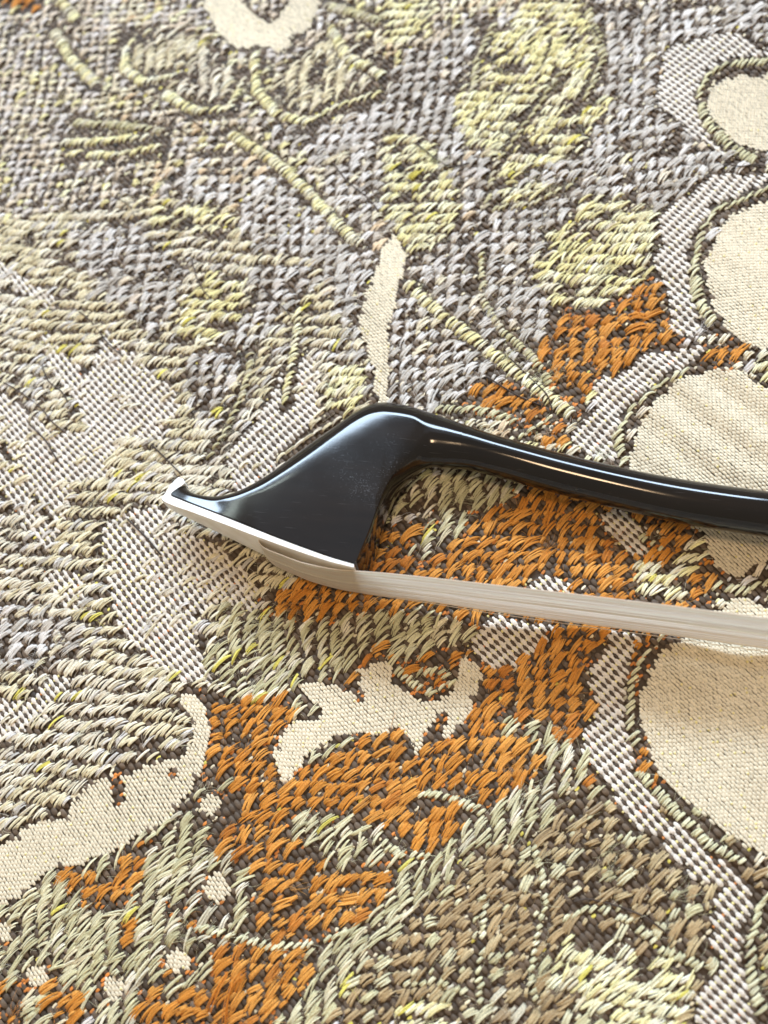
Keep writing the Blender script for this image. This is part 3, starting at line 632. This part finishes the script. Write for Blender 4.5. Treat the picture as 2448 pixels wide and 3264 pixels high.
for cl, items in floats.items():
    rest = [it for i, it in enumerate(items) if (cl, i) not in chosen]
    link(NAMES[cl], strands_mesh(NAMES[cl], rest), M_YARN, cloth, 'stuff')
for cl, i in sorted(chosen):
    it = floats[cl][i]; o = np.array([it[4], it[5], float(lie(it[4], it[5]))])
    link('yarn_float', strands_mesh('yarn_float', [it], o), M_YARN, cloth, None, o)

# fuzz: loose single fibres standing off the worn floats
fz = np.random.default_rng(77)
allf = [(it, cl) for cl, items in floats.items() for it in items]
pick = fz.integers(0, len(allf), 11000)
tuft = fz.integers(0, len(allf), 260)                              # places where the yarn has frayed into a tuft
pick = np.concatenate([pick, np.repeat(tuft, 15)])
nf = len(pick); tt = np.linspace(0, 1, 6)
istuft = np.arange(nf) >= nf - 260 * 15
fx0 = np.array([allf[i][0][4] for i in pick]) + fz.normal(0, .0004, nf); fy0 = np.array([allf[i][0][5] for i in pick]) + fz.normal(0, .0004, nf)
fa = AW + np.where(istuft, np.repeat(fz.normal(0, .35, (nf + 14) // 15), 15)[-nf:] + fz.normal(0, .28, nf), fz.normal(0, .7, nf)); fl_ = fz.uniform(.0007, .0026, nf) * np.where(istuft, 1.25, 1); fk = fz.normal(0, .9, nf)
fcol = np.array([allf[i][0][3].mean(0) for i in pick]) * 1.05
AX = fx0[:, None] + np.cumsum(np.cos(fa[:, None] + fk[:, None] * tt) * fl_[:, None] / 6, 1)
AY = fy0[:, None] + np.cumsum(np.sin(fa[:, None] + fk[:, None] * tt) * fl_[:, None] / 6, 1)
AZ = .00030 + (fz.uniform(.0001, .0006, nf) * np.where(istuft, 1.4, 1))[:, None] * np.sin(tt * fz.uniform(1.5, 3.0, nf)[:, None])
dxv = np.stack([-np.sin(fa), np.cos(fa)], 1) * .000014
rings = []
for sgn, zz in ((-1, 0), (1, 0), (0, .000018)):
    rings.append(np.stack([AX + sgn * dxv[:, :1], AY + sgn * dxv[:, 1:], AZ + zz + lie(AX, AY)], -1))
V = np.stack(rings, 2).reshape(-1, 3)
b = np.array([[s * 3 + c, s * 3 + (c + 1) % 3, s * 3 + 3 + (c + 1) % 3, s * 3 + 3 + c] for s in range(5) for c in range(3)])
Q = (np.arange(nf)[:, None, None] * 18 + b[None]).reshape(-1, 4)
link('fuzz', mesh_np('fuzz', V, Q, np.repeat(np.clip(fcol, 0, .9), 18, axis=0)), M_YARN, cloth, 'stuff')

LOOSE = [T('C', (825, 0), (850, 90), (880, 150), (915, 185)), T('A', (490, 850), (560, 890), (580, 930), (605, 965)),
         T('A', (685, 430), (720, 500), (780, 560), (840, 600)), T('A', (780, 480), (880, 560), (960, 620)), T('B', (900, 120), (930, 170), (965, 200)),
         T('C', (0, 540), (90, 590), (180, 660), (230, 720), (290, 770)), T('C', (180, 460), (210, 540), (270, 590), (300, 640)),
         T('C', (330, 230), (400, 290), (470, 380), (540, 440)), T('C', (120, 720), (200, 800), (260, 900)), T('C', (1120, 120), (1200, 200), (1260, 260)),
         T('B', (1470, 710), (1540, 720), (1600, 705), (1659, 720)), T('D', (520, 430), (600, 500), (700, 600), (730, 680)),
         T('A', (1430, 690), (1500, 780), (1590, 850), (1640, 920)), T('A', (380, 380), (520, 410), (640, 450)), T('B', (120, 600), (220, 680), (300, 720), (380, 700)),
         T('E', (540, 20), (640, 120), (700, 190)), T('H', (820, 580), (900, 570), (1100, 630), (1230, 720)), T('D', (430, 520), (560, 600), (690, 650)),
         T('B', (110, 410), (100, 380), (150, 330)), T('C', (640, 800), (720, 880), (780, 940))]
lr = np.random.default_rng(3)
for pth in LOOSE:
    pp = smooth_path(pth, 22)
    P3 = np.array([bproj(a, b_, (0, 0, .0004), np.array([0, 0, 1.])) for a, b_ in pp])
    P3[:, 2] = .00046 + .00014 * np.sin(np.linspace(0, lr.uniform(5, 12), len(P3))) + lie(P3[:, 0], P3[:, 1])
    P3[:2, 2] -= .0003; P3[-2:, 2] -= .0003
    tube('loose_thread', P3, .00012 * lr.uniform(.75, 1.15), lin(70, 58, 50) * lr.uniform(.8, 1.3), cloth, M_YARN)
for pth in (T('G', (1060, 880), (1010, 930), (985, 1020), (975, 1120)), T('G', (980, 890), (940, 960), (890, 1060))):
    pp = smooth_path(pth, 20)
    for kk in range(5):
        off = lr.normal(0, 7, 2)
        P3 = np.array([bproj(a + off[0] * (i / 20), b_ + off[1], (0, 0, .001), np.array([0, 0, 1.])) for i, (a, b_) in enumerate(pp)])
        P3[:, 2] = .0006 + .0007 * np.sin(np.linspace(0, 3.14, len(P3))) + lr.normal(0, .0001)
        tube('loose_thread', P3, .00006, lin(208, 128, 36), cloth, M_YARN)

# ------------------------------------------------------------------ the bow: lies on its side, slightly rolled
ROLL = math.radians(5.4)
_u = bproj(2448, 1971, (0, 0, .008), np.array([0, 0, 1.])) - bproj(1224, 1825, (0, 0, .008), np.array([0, 0, 1.]))
bu = _u / np.linalg.norm(_u); by0 = np.cross([0, 0, 1.], bu)
bz_ = np.array([0, 0, 1.]) * math.cos(ROLL) + by0 * math.sin(ROLL)
by_ = np.cross(bz_, bu)
BO = np.array([-.0032, -.0083, .0055])
bow = bpy.data.objects.new('violin_bow', None); col.objects.link(bow)
bow.matrix_world = Matrix(((bu[0], by_[0], bz_[0], BO[0]), (bu[1], by_[1], bz_[1], BO[1]), (bu[2], by_[2], bz_[2], BO[2]), (0, 0, 0, 1)))
bow['label'] = 'glossy black violin bow head with white tip plate and pale hair, lying across the tapestry'
bow['category'] = 'bow'
def loc(px_, py_, z=0.0):
    P = bproj(px_, py_, BO + bz_ * z, bz_) - BO
    return np.array([P @ bu, P @ by_])
def loft(stations, n, K=26, cap0=True, cap1=True):
    """stations: (T xy, B xy, wT, wB, rT, rB) in bow coordinates; returns grid (n, 2K, 3)"""
    A = np.array([np.concatenate([s[0], s[1], s[2:]]) for s in stations])
    d = np.concatenate([[0], np.cumsum(np.maximum(.0003, .5 * np.linalg.norm(np.diff(A[:, :2], axis=0), axis=1) + .5 * np.linalg.norm(np.diff(A[:, 2:4], axis=0), axis=1)))])
    # smooth cubic (Catmull-Rom, chord spaced) through the stations
    out = []
    m = np.zeros_like(A)
    for i in range(len(A)):
        a, b2 = max(i - 1, 0), min(i + 1, len(A) - 1); m[i] = (A[b2] - A[a]) / (d[b2] - d[a])
    for q in np.linspace(0, d[-1], n):
        i = min(int(np.searchsorted(d, q, side='right')) - 1, len(A) - 2); h = d[i + 1] - d[i]; t = (q - d[i]) / h
        out.append((2 * t ** 3 - 3 * t ** 2 + 1) * A[i] + (t ** 3 - 2 * t ** 2 + t) * h * m[i] + (-2 * t ** 3 + 3 * t ** 2) * A[i + 1] + (t ** 3 - t ** 2) * h * m[i + 1])
    G = []
    for o in out:
        Tp, Bp, wT, wB, rT, rB = o[:2], o[2:4], o[4], o[5], o[6], o[7]
        L = np.linalg.norm(Bp - Tp); rT = min(max(rT, 1e-5), L * .985); rB = min(max(rB, 1e-5), L - rT * .999)
        th = np.linspace(0, math.pi / 2, K // 2)
        sa = np.concatenate([rT * (1 - np.cos(th)), np.linspace(rT, L - rB, 7)[1:-1], L - rB * (1 - np.sin(th[::-1] * -1 + math.pi / 2)) if False else L - rB * (1 - np.cos(th[::-1]))])
        fw = np.concatenate([np.sin(th), np.ones(5), np.sin(th[::-1])])
        # half width grows from the crown to the face
        wv = (wT + (wB - wT) * np.clip(sa / L, 0, 1)) * fw
        xy = Tp[None] + (Bp - Tp)[None] * (sa / L)[:, None]
        up = np.concatenate([xy, wv[:, None]], 1); dn = np.concatenate([xy, -wv[:, None]], 1)[::-1][1:-1]
        G.append(np.concatenate([up, dn]))
    return np.array(G)
def grid_mesh(name, G, cap0=True, cap1=True, sharp=32):
    n, k_ = G.shape[:2]; V = G.reshape(-1, 3).tolist()
    faces = [(i * k_ + j, (i + 1) * k_ + j, (i + 1) * k_ + (j + 1) % k_, i * k_ + (j + 1) % k_) for i in range(n - 1) for j in range(k_)]
    if cap0: faces.append(tuple(range(k_)))
    if cap1: faces.append(tuple((n - 1) * k_ + j for j in range(k_))[::-1])
    me = bpy.data.meshes.new(name); me.from_pydata(V, [], faces); me.validate()
    import bmesh
    bm = bmesh.new(); bm.from_mesh(me); bmesh.ops.recalc_face_normals(bm, faces=bm.faces); bm.to_mesh(me); bm.free()
    for p in me.polygons: p.use_smooth = True
    me.set_sharp_from_angle(angle=math.radians(sharp)); me.update()
    return me
mm = .001
RAW = [  # crown side point, face side point, half widths at crown and face, rounding at crown and face (mm), height the face point was read at
 ((588, 1541), (541, 1576), .95, 1.15, 1.2, .12, 1), ((597, 1557), (565, 1587), 1.2, 1.45, 1.0, .12, 1), ((614, 1570), (592, 1597), 1.5, 1.8, .9, .12, 1),
 ((642, 1580), (625, 1610), 1.8, 2.15, .9, .12, 1), ((690, 1584), (672, 1628), 2.2, 2.65, 1.3, .12, 1), ((740, 1577), (718, 1646), 2.75, 3.15, 1.5, .12, 1),
 ((790, 1556), (762, 1663), 3.05, 3.6, 2.0, .12, 1), ((850, 1520), (815, 1685), 3.15, 3.95, 2.6, .12, 1), ((900, 1482), (865, 1705), 3.15, 4.2, 3.1, .12, 1),
 ((960, 1435), (920, 1726), 3.12, 4.4, 3.6, .12, 1), ((1020, 1392), (985, 1750), 3.1, 4.6, 3.6, .12, 1), ((1080, 1350), (1050, 1773), 3.06, 4.75, 3.4, .12, 1),
 ((1130, 1315), (1100, 1789), 3.04, 4.86, 3.3, .12, 1), ((1165, 1296), (1130, 1797), 3.02, 4.95, 3.25, .16, 1), ((1180, 1290), (1152, 1790), 3.0, 4.85, 3.2, .6, .6),
 ((1195, 1286), (1190, 1752), 2.98, 4.6, 3.15, 1.3, 0), ((1222, 1282), (1211, 1690), 2.95, 4.3, 3.12, 1.6, 0), ((1250, 1284), (1235, 1624), 2.9, 3.92, 3.08, 1.8, 0),
 ((1288, 1290), (1268, 1563), 2.84, 3.55, 3.0, 2.1, 0), ((1330, 1301), (1314, 1516), 2.76, 3.15, 2.95, 2.4, 0)]
st = []
for (t_, b_, wT, wB, rT, rB, zf) in RAW:
    st.append((loc(*t_, .25 * wT * mm), loc(*b_, wB * zf * mm), wT * mm, wB * mm, rT * mm, rB * mm))
STICK = [((1375, 1316), (1362, 1492)), ((1430, 1336), (1415, 1492)), ((1500, 1362), (1486, 1497)), ((1600, 1395), (1572, 1517)), ((1800, 1450), (1778, 1573)), ((2000, 1497), (1982, 1624)),
         ((2200, 1534), (2184, 1670)), ((2448, 1568), (2438, 1711)), ((2800, 1612), (2794, 1766)), ((3300, 1672), (3296, 1842))]
for i, (t_, b_) in enumerate(STICK):
    a, b2 = loc(*t_), loc(*b_); c = (a + b2) / 2; h = (b2 - a) / 2 * .935
    R = np.linalg.norm(h)
    wv = (2.72, 2.68, 2.64)[i] * mm if i < 3 else R
    st.append((c - h, c + h, wv, wv, R, R))
G = loft(st, 190)
# the head ends where the throat has run out into the round stick
xs = G[:, :, 0].mean(1); xcut = loc(1460, 1430)[0]; cut = int(np.searchsorted(xs, xcut))
link('head', grid_mesh('head', G[:cut + 1], True, False), M_WOOD, bow)
link('stick', grid_mesh('stick', G[cut:], False, True), M_WOOD, bow)
# white plate over the face of the head, turned up at the tip
PL = [((584, 1527), (566, 1520), .75), ((589, 1540), (555, 1529), .95), ((566, 1557), (538, 1549), 1.1), ((548, 1570), (521, 1576), 1.2), ((546, 1579), (512, 1592), 1.25),
      ((566, 1588), (545, 1612), 1.5), ((622, 1610), (609, 1635), 2.2), ((718, 1647), (706, 1671), 3.2), ((815, 1686), (805, 1709), 4.0), ((920, 1727), (912, 1748), 4.45),
      ((1050, 1774), (1045, 1792), 4.75), ((1128, 1797), (1128, 1813), 4.98)]
ps = [(loc(*o_, wv * mm), loc(*i_, wv * mm), wv * mm, wv * mm, .16 * mm, .06 * mm) for (i_, o_, wv) in PL]
link('face_plate', grid_mesh('face_plate', loft(ps, 90, 14), sharp=40), M_BONE, bow)
# black liner seen as a thin line between plate and wood
LN = [(i_, ((i_[0] * 1.0 + 1), i_[1] - 4), wv + .03) for (i_, o_, wv) in PL[4:]]
ls = [(loc(*i_, wv * mm), loc(*o_, wv * mm), wv * mm, wv * mm, .03 * mm, .03 * mm) for (i_, o_, wv) in LN]
link('liner', grid_mesh('liner', loft(ls, 60, 8), sharp=40), M_WOOD, bow)
# hair: a flat ribbon of single hairs let into the plate
HP = [(824, 1712), (827, 1732), (846, 1748), (885, 1764), (962, 1792), (1059, 1813), (1115, 1818), (1224, 1826), (1400, 1844), (1549, 1861), (1873, 1898), (2200, 1938), (2448, 1971), (2900, 2030), (3300, 2083)]
HW = [3.1, 3.2, 3.3, 3.45, 3.75, 4.1, 4.3, 4.45, 4.5, 4.6, 4.7, 4.8, 4.85, 4.9, 4.95]
hp = np.array([loc(*p, wv * mm) for p, wv in zip(HP, HW)])
hp = np.concatenate([hp, np.array(HW)[:, None] * mm], 1)
hpath = smooth_path(hp, 64)
tw = np.radians(np.interp(np.linspace(0, 14, 64), [0, 5, 6, 7, 8, 9, 10, 14], [0, .3, .8, 1.8, 2.9, 3.8, 4.7, 4.4]))
hr = np.random.default_rng(11)
NH = 132
fr = hr.uniform(-1, 1, NH); fr[:110] = np.linspace(-1, 1, 110); fr[-3:] = (-.97, .2, -.99)
lay = hr.uniform(-.4, 1, NH) * .00010; lay[:110] = 0
hc = lin(251, 246, 240) * (1 + hr.normal(0, .035, (NH, 1))) * (1 - .08 * hr.random((NH, 1)) * np.array([0, .4, 1.0]))
Vh, Qh, Ch = [], [], []
tg = np.gradient(hpath[:, :2], axis=0); tg /= np.linalg.norm(tg, axis=1)[:, None]; nm = np.stack([-tg[:, 1], tg[:, 0]], 1)
q0 = np.linspace(0, 1, 64)
for i in range(NH):
    wan = .02 * np.sin(q0 * hr.uniform(2, 9) + hr.uniform(0, 6)) * np.minimum(1, q0 * 6)
    zl = (fr[i] * (1 - .015 * hr.random()) + wan * (1 - fr[i] ** 2)) * hpath[:, 2]
    thick = -lay[i] * np.minimum(1, q0 * 10 + .2) - .00018 * (1 - fr[i] ** 2) * np.minimum(1, q0 * 8)
    xy = hpath[:, :2] + nm * (thick - (hpath[:, 2] - zl) * np.tan(tw))[:, None]
    if i >= NH - 3:
        thick = thick + hr.choice([-1, 1]) * hr.uniform(.0002, .0007) * np.sin(np.clip((q0 - .35) * hr.uniform(2, 5), 0, 3.1))
        xy = hpath[:, :2] + nm * (thick - (hpath[:, 2] - zl) * np.tan(tw))[:, None]
    rad = .000048
    for a in range(4):
        an = a * math.pi / 2
        Vh.append(np.stack([xy[:, 0] + nm[:, 0] * rad * math.sin(an), xy[:, 1] + nm[:, 1] * rad * math.sin(an), zl + rad * math.cos(an)], 1))
V = np.array(Vh).reshape(NH, 4, 64, 3).transpose(0, 2, 1, 3).reshape(-1, 3)
b = np.array([[s * 4 + c, s * 4 + (c + 1) % 4, s * 4 + 4 + (c + 1) % 4, s * 4 + 4 + c] for s in range(63) for c in range(4)])
Q = (np.arange(NH)[:, None, None] * 256 + b[None]).reshape(-1, 4)
link('hair_ribbon', mesh_np('hair_ribbon', V, Q, np.repeat(np.clip(hc, 0, .97), 256, axis=0)), M_HAIR, bow, 'stuff')
